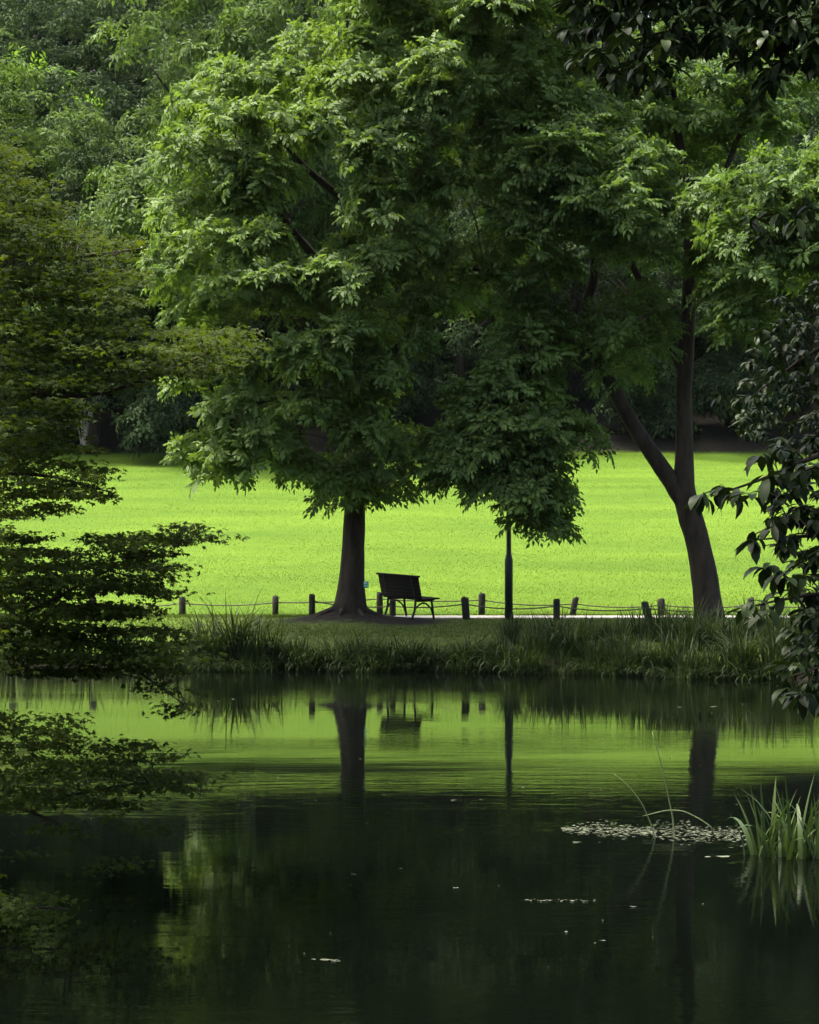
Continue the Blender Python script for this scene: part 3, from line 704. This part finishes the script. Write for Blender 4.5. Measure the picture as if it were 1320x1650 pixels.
def stem(nm, seq, r, lab):
    b0 = on_water(*seq[0]); q = [b0 + np.array([0, 0, -.08])] + [P(u, v, b0[1]) for u, v in seq]
    v, f = tube(q, np.linspace(r, r * .35, len(q)), 6); o = link(nm, new_mesh(nm, v - b0, f, M['stem'], None, True), None, b0); tag(o, lab, 'plant')
stem('water_reed', [(1086, 1345), (1085, 1320), (1076, 1280), (1064, 1225), (1051, 1180)], .007, 'tall straight reed stem standing alone in the pond')
stem('water_reed', [(1056, 1352), (1050, 1330), (1035, 1295), (1015, 1268), (990, 1247)], .006, 'leaning dark reed stem standing alone in the pond')
stem('water_reed', [(1150, 1335), (1125, 1318), (1100, 1306), (1075, 1305), (1036, 1315)], .006, 'pale reed stem bent over in an arch towards the water')

# ------------------------------------------------------------------ floating leaves
def disc(r1, r2, n=7):
    a = np.linspace(0, 6.28, n + 1)[:-1]; rr = RNG.uniform(.75, 1.15, n)
    return np.stack([np.cos(a) * r1 * rr, np.sin(a) * r2 * rr, RNG.uniform(.003, .009, n)], 1)
V, Fc = [], []
for _ in range(1000):
    t = RNG.random(); u = 905 + 300 * t; v = 1336 + 10 * t + RNG.normal(0, 1.5 + 4 * abs(math.sin(t * 7.5)) + 4 * t)
    p = on_water(u, v); d = np.array([RNG.uniform(.006, .022), RNG.uniform(.004, .010)]); a = RNG.uniform(0, 6.28); o = len(V)
    for q in range(4):
        V.append(p + np.array([math.cos(a + q * 1.57) * d[0], math.sin(a + q * 1.57) * d[1], RNG.uniform(.002, .0045)]))
    Fc.append([o, o + 1, o + 2, o + 3])
tag(link('floating_weed', new_mesh('floating_weed', np.array(V), np.array(Fc), M['float'])), 'pale drift of small floating leaves beside the iris clump', 'floating weed', kind='stuff')
DR = [(525, 1548, 22), (505, 1547, 10), (545, 1550, 8), (570, 1410, 8), *[(850 + k * 5.2 + RNG.uniform(-2, 2), 1452 + RNG.normal(0, .8), RNG.uniform(3, 8)) for k in range(22)], (1020, 1462, 14), (970, 1517, 12), (960, 1521, 6), (735, 1432, 10), (912, 1503, 6), (645, 1401, 6), (146, 1469, 5), (217, 1486, 4), (403, 1522, 4), (930, 1358, 14), (1165, 1381, 26), (1140, 1382, 14), *[(500 + RNG.uniform(0, 48), 1549 + RNG.normal(0, 1), RNG.uniform(3, 7)) for k in range(8)], *[(300 + RNG.uniform(0, 900), 1110 + RNG.uniform(0, 250), RNG.uniform(2, 5)) for k in range(22)], *[(150 + RNG.uniform(0, 1000), 1380 + RNG.uniform(0, 200), RNG.uniform(2, 4)) for k in range(12)], (730, 1290, 12), (775, 1289, 5), (510, 1224, 6), (448, 1254, 5), (580, 1224, 6), (1095, 1140, 8), (1150, 1139, 12), (375, 1127, 6)]
for u, v, wp in DR:
    p = on_water(u, v); r = wp / 2 / F * p[1]; q = disc(r, r * RNG.uniform(.35, .6)); n = len(q)
    q = np.vstack([q, [[0, 0, .006]]]); f = np.array([[n, k, (k + 1) % n] for k in range(n)])
    o = link('floating_leaf', new_mesh('floating_leaf', q, f, M['float']), None, p); tag(o, 'pale leaf scrap floating alone on the open pond', 'leaf', 'leaf scraps on the pond')

# ------------------------------------------------------------------ bench
feet = [P(640, 992, 40.35), P(679, 997, 39.55)]
bc = (feet[0] + feet[1]) / 2; ax = np.array([.56, -.83, 0]); ax /= np.linalg.norm(ax); fw = np.array([.83, .56, 0]); fw /= np.linalg.norm(fw)
bc[2] = float(ground_z(bc[0], bc[1]))
bench = empty('park_bench', bc); tag(bench, 'dark wooden park bench with arched iron legs facing the lawn', 'bench')
bench.rotation_euler = (0, math.radians(2.2), math.atan2(ax[1], ax[0]))      # local x along the bench, local y forwards
def bar(p, r, sides=6):
    return tube(p, np.full(len(p), r), sides)
def slat(nm, L, w_, t, loc, rx):
    v, f = box(0, 0, 0, L, w_, t); o = link(nm, new_mesh(nm, v, f, M['bench_wood']), bench, loc); o.rotation_euler = (rx, 0, 0)
    bv = o.modifiers.new('bevel', 'BEVEL'); bv.width = .005; bv.segments = 2
    return o
for k in range(5): slat('seat_slat', 1.45, .074, .03, (0, -.13 + k * .085, .405 + .006 * k), math.radians(4))
bk = math.radians(103)
for k in range(6):
    h_ = .455 + k * .072; slat('back_slat', 1.45, .069, .026, (0, -.19 - (h_ - .42) * .24, h_), bk)
slat('top_rail', 1.53, .06, .035, (0, -.298, .872), math.radians(10))
for s in (-.5, .5):
    leg = []
    leg.append(bar([(s, .20, .39), (s, .23, .2), (s, .27, .0)], .024)); leg.append(bar([(s, -.19, .42), (s, -.20, .2), (s, -.27, .0)], .024))
    leg.append(bar([(s, -.235, .10), (s, -.19, .22), (s, -.08, .31), (s, 0, .335), (s, .08, .31), (s, .19, .22), (s, .235, .10)], .018))
    leg.append(bar([(s, -.2, .375), (s, 0, .370), (s, .25, .395)], .022)); leg.append(bar([(s, -.185, .40), (s, -.24, .6), (s, -.315, .88)], .02))
    v, f = join(leg); link('leg_frame', new_mesh('leg_frame', v, f, M['iron'], None, True), bench)

# ------------------------------------------------------------------ lamp post
lb = P(820, 998, 39.6); lb[2] = float(ground_z(lb[0], lb[1]))
lamp = empty('lamp_post', lb); tag(lamp, 'slim dark lamp post whose top vanishes into the foliage', 'lamp post')
def lathe(prof, n=16):
    a = np.linspace(0, 2 * np.pi, n, endpoint=False)
    V = np.array([(r * math.cos(t), r * math.sin(t), z) for r, z in prof for t in a]); i = np.arange(len(prof) - 1)[:, None] * n; j = np.arange(n)[None]; j2 = (j + 1) % n
    return V, np.stack([i + j, i + j2, i + n + j2, i + n + j], -1).reshape(-1, 4)
for nm, prof, mt_ in (('base', [(.001, 0), (.083, 0), (.083, 1.18), (.078, 1.22), (.056, 1.32), (.05, 1.33)], 'lamp_paint'), ('pole', [(.05, 1.325), (.047, 2.5), (.042, 3.7), (.001, 3.7)], 'lamp_paint'),
                      ('globe', [(.045, 3.68), (.10, 3.72), (.17, 3.84), (.185, 3.95), (.15, 4.07)], 'lamp_glass'), ('cap', [(.155, 4.065), (.21, 4.07), (.19, 4.11), (.08, 4.19), (.001, 4.21)], 'lamp_paint')):
    v, f = lathe(prof); link(nm, new_mesh(nm, v, f, M[mt_], None, True), lamp)

# ------------------------------------------------------------------ rope fences on both sides of the path
def fence(nm, lab, rows):
    root = None; tops = []
    for u, vt, vb, Y, lean, wpx in rows:
        b0 = P(u, vb, Y); zg = float(ground_z(b0[0], Y)); top = P(u, vt, Y)[2]; r = wpx / F * Y / 2
        b0[2] = zg - .1
        if root is None: root = empty(nm, (b0[0], Y, zg)); tag(root, lab, 'fence')
        v, f = lathe([(.001, 0), (r, 0), (r * 1.02, (top - zg) * .5), (r, top - b0[2] - .02), (r * .82, top - b0[2]), (.001, top - b0[2] + .004)], 12)
        v = v * (1 + .03 * RNG.normal(size=(len(v), 1)) * (v[:, 2:] > .05)); v[:, 0] += v[:, 2] * lean
        child('post', new_mesh('post', v + b0, f, M['post_wood'], None, True), root)
        tops.append(b0 + np.array([lean * (top - b0[2] - .13), 0, top - b0[2] - .13]))
    for a, c in zip(tops[:-1], tops[1:]):
        for dz, sag in ((0, RNG.uniform(.03, .09)),):
            q = [a * (1 - t) + c * t - np.array([0, 0, sag * 4 * t * (1 - t) + dz]) for t in np.linspace(0, 1, 7)]
            v, f = tube(q, np.full(7, .013), 6); child('rope', new_mesh('rope', v, f, M['rope'], None, True), root)
fence('rope_fence', 'low post and rope fence on the lawn side of the footpath', [(20, 963, 992, 41.7, 0, 11), (150, 962, 992, 41.7, 0, 11), (294, 962, 990, 41.7, 0, 11), (444, 961, 987, 41.8, 0, 10), (612, 955, 988, 41.9, 0, 10), (776, 957, 990, 41.8, .02, 11), (921, 963, 994, 41.7, .2, 10), (1065, 965, 998, 41.6, .03, 11), (1210, 965, 998, 41.6, 0, 11), (1350, 966, 998, 41.6, 0, 11)])
fence('rope_fence', 'low post and rope fence between the bench and the reeds', [(503, 958, 985, 40.6, 0, 10), (633, 967, 995, 40.9, 0, 10), (752, 963, 998, 39.7, -.07, 12), (897, 966, 1003, 39.5, 0, 11), (1047, 970, 1006, 39.4, -.22, 12), (1230, 972, 1006, 39.4, 0, 11)])

# ------------------------------------------------------------------ small tag on the mound tree's trunk
tp = P(590, 942, 39.1)
tg = empty('tree_tag', tp); tag(tg, 'small green tag with white marks on the mound tree trunk', 'tag')
v, f = box(0, 0, 0, .10, .012, .13); link('plate', new_mesh('plate', v, f, M['tag_green']), tg)
for a in (-1, 1):
    for c in (-1, 1):
        v, f = box(a * .022, -.009, c * .03, .028, .006, .028); link('mark', new_mesh('mark', v, f, M['tag_white']), tg)

# ------------------------------------------------------------------ thin summer haze, one closed box round the whole scene
v, f = box(0, 250, 64, 840, 960, 132)
hm = bpy.data.materials.new('haze'); hm.use_nodes = True; hn = hm.node_tree.nodes; hn.remove(hn['Principled BSDF'])
pv_ = hn.new('ShaderNodeVolumePrincipled'); pv_.inputs['Color'].default_value = (.65, .85, 1, 1); pv_.inputs['Density'].default_value = .00003
hm.node_tree.links.new(pv_.outputs[0], hn['Material Output'].inputs['Volume'])
tag(link('haze', new_mesh('haze', v, f, hm)), 'thin pale summer haze over the lawn and wood', 'haze', kind='stuff')
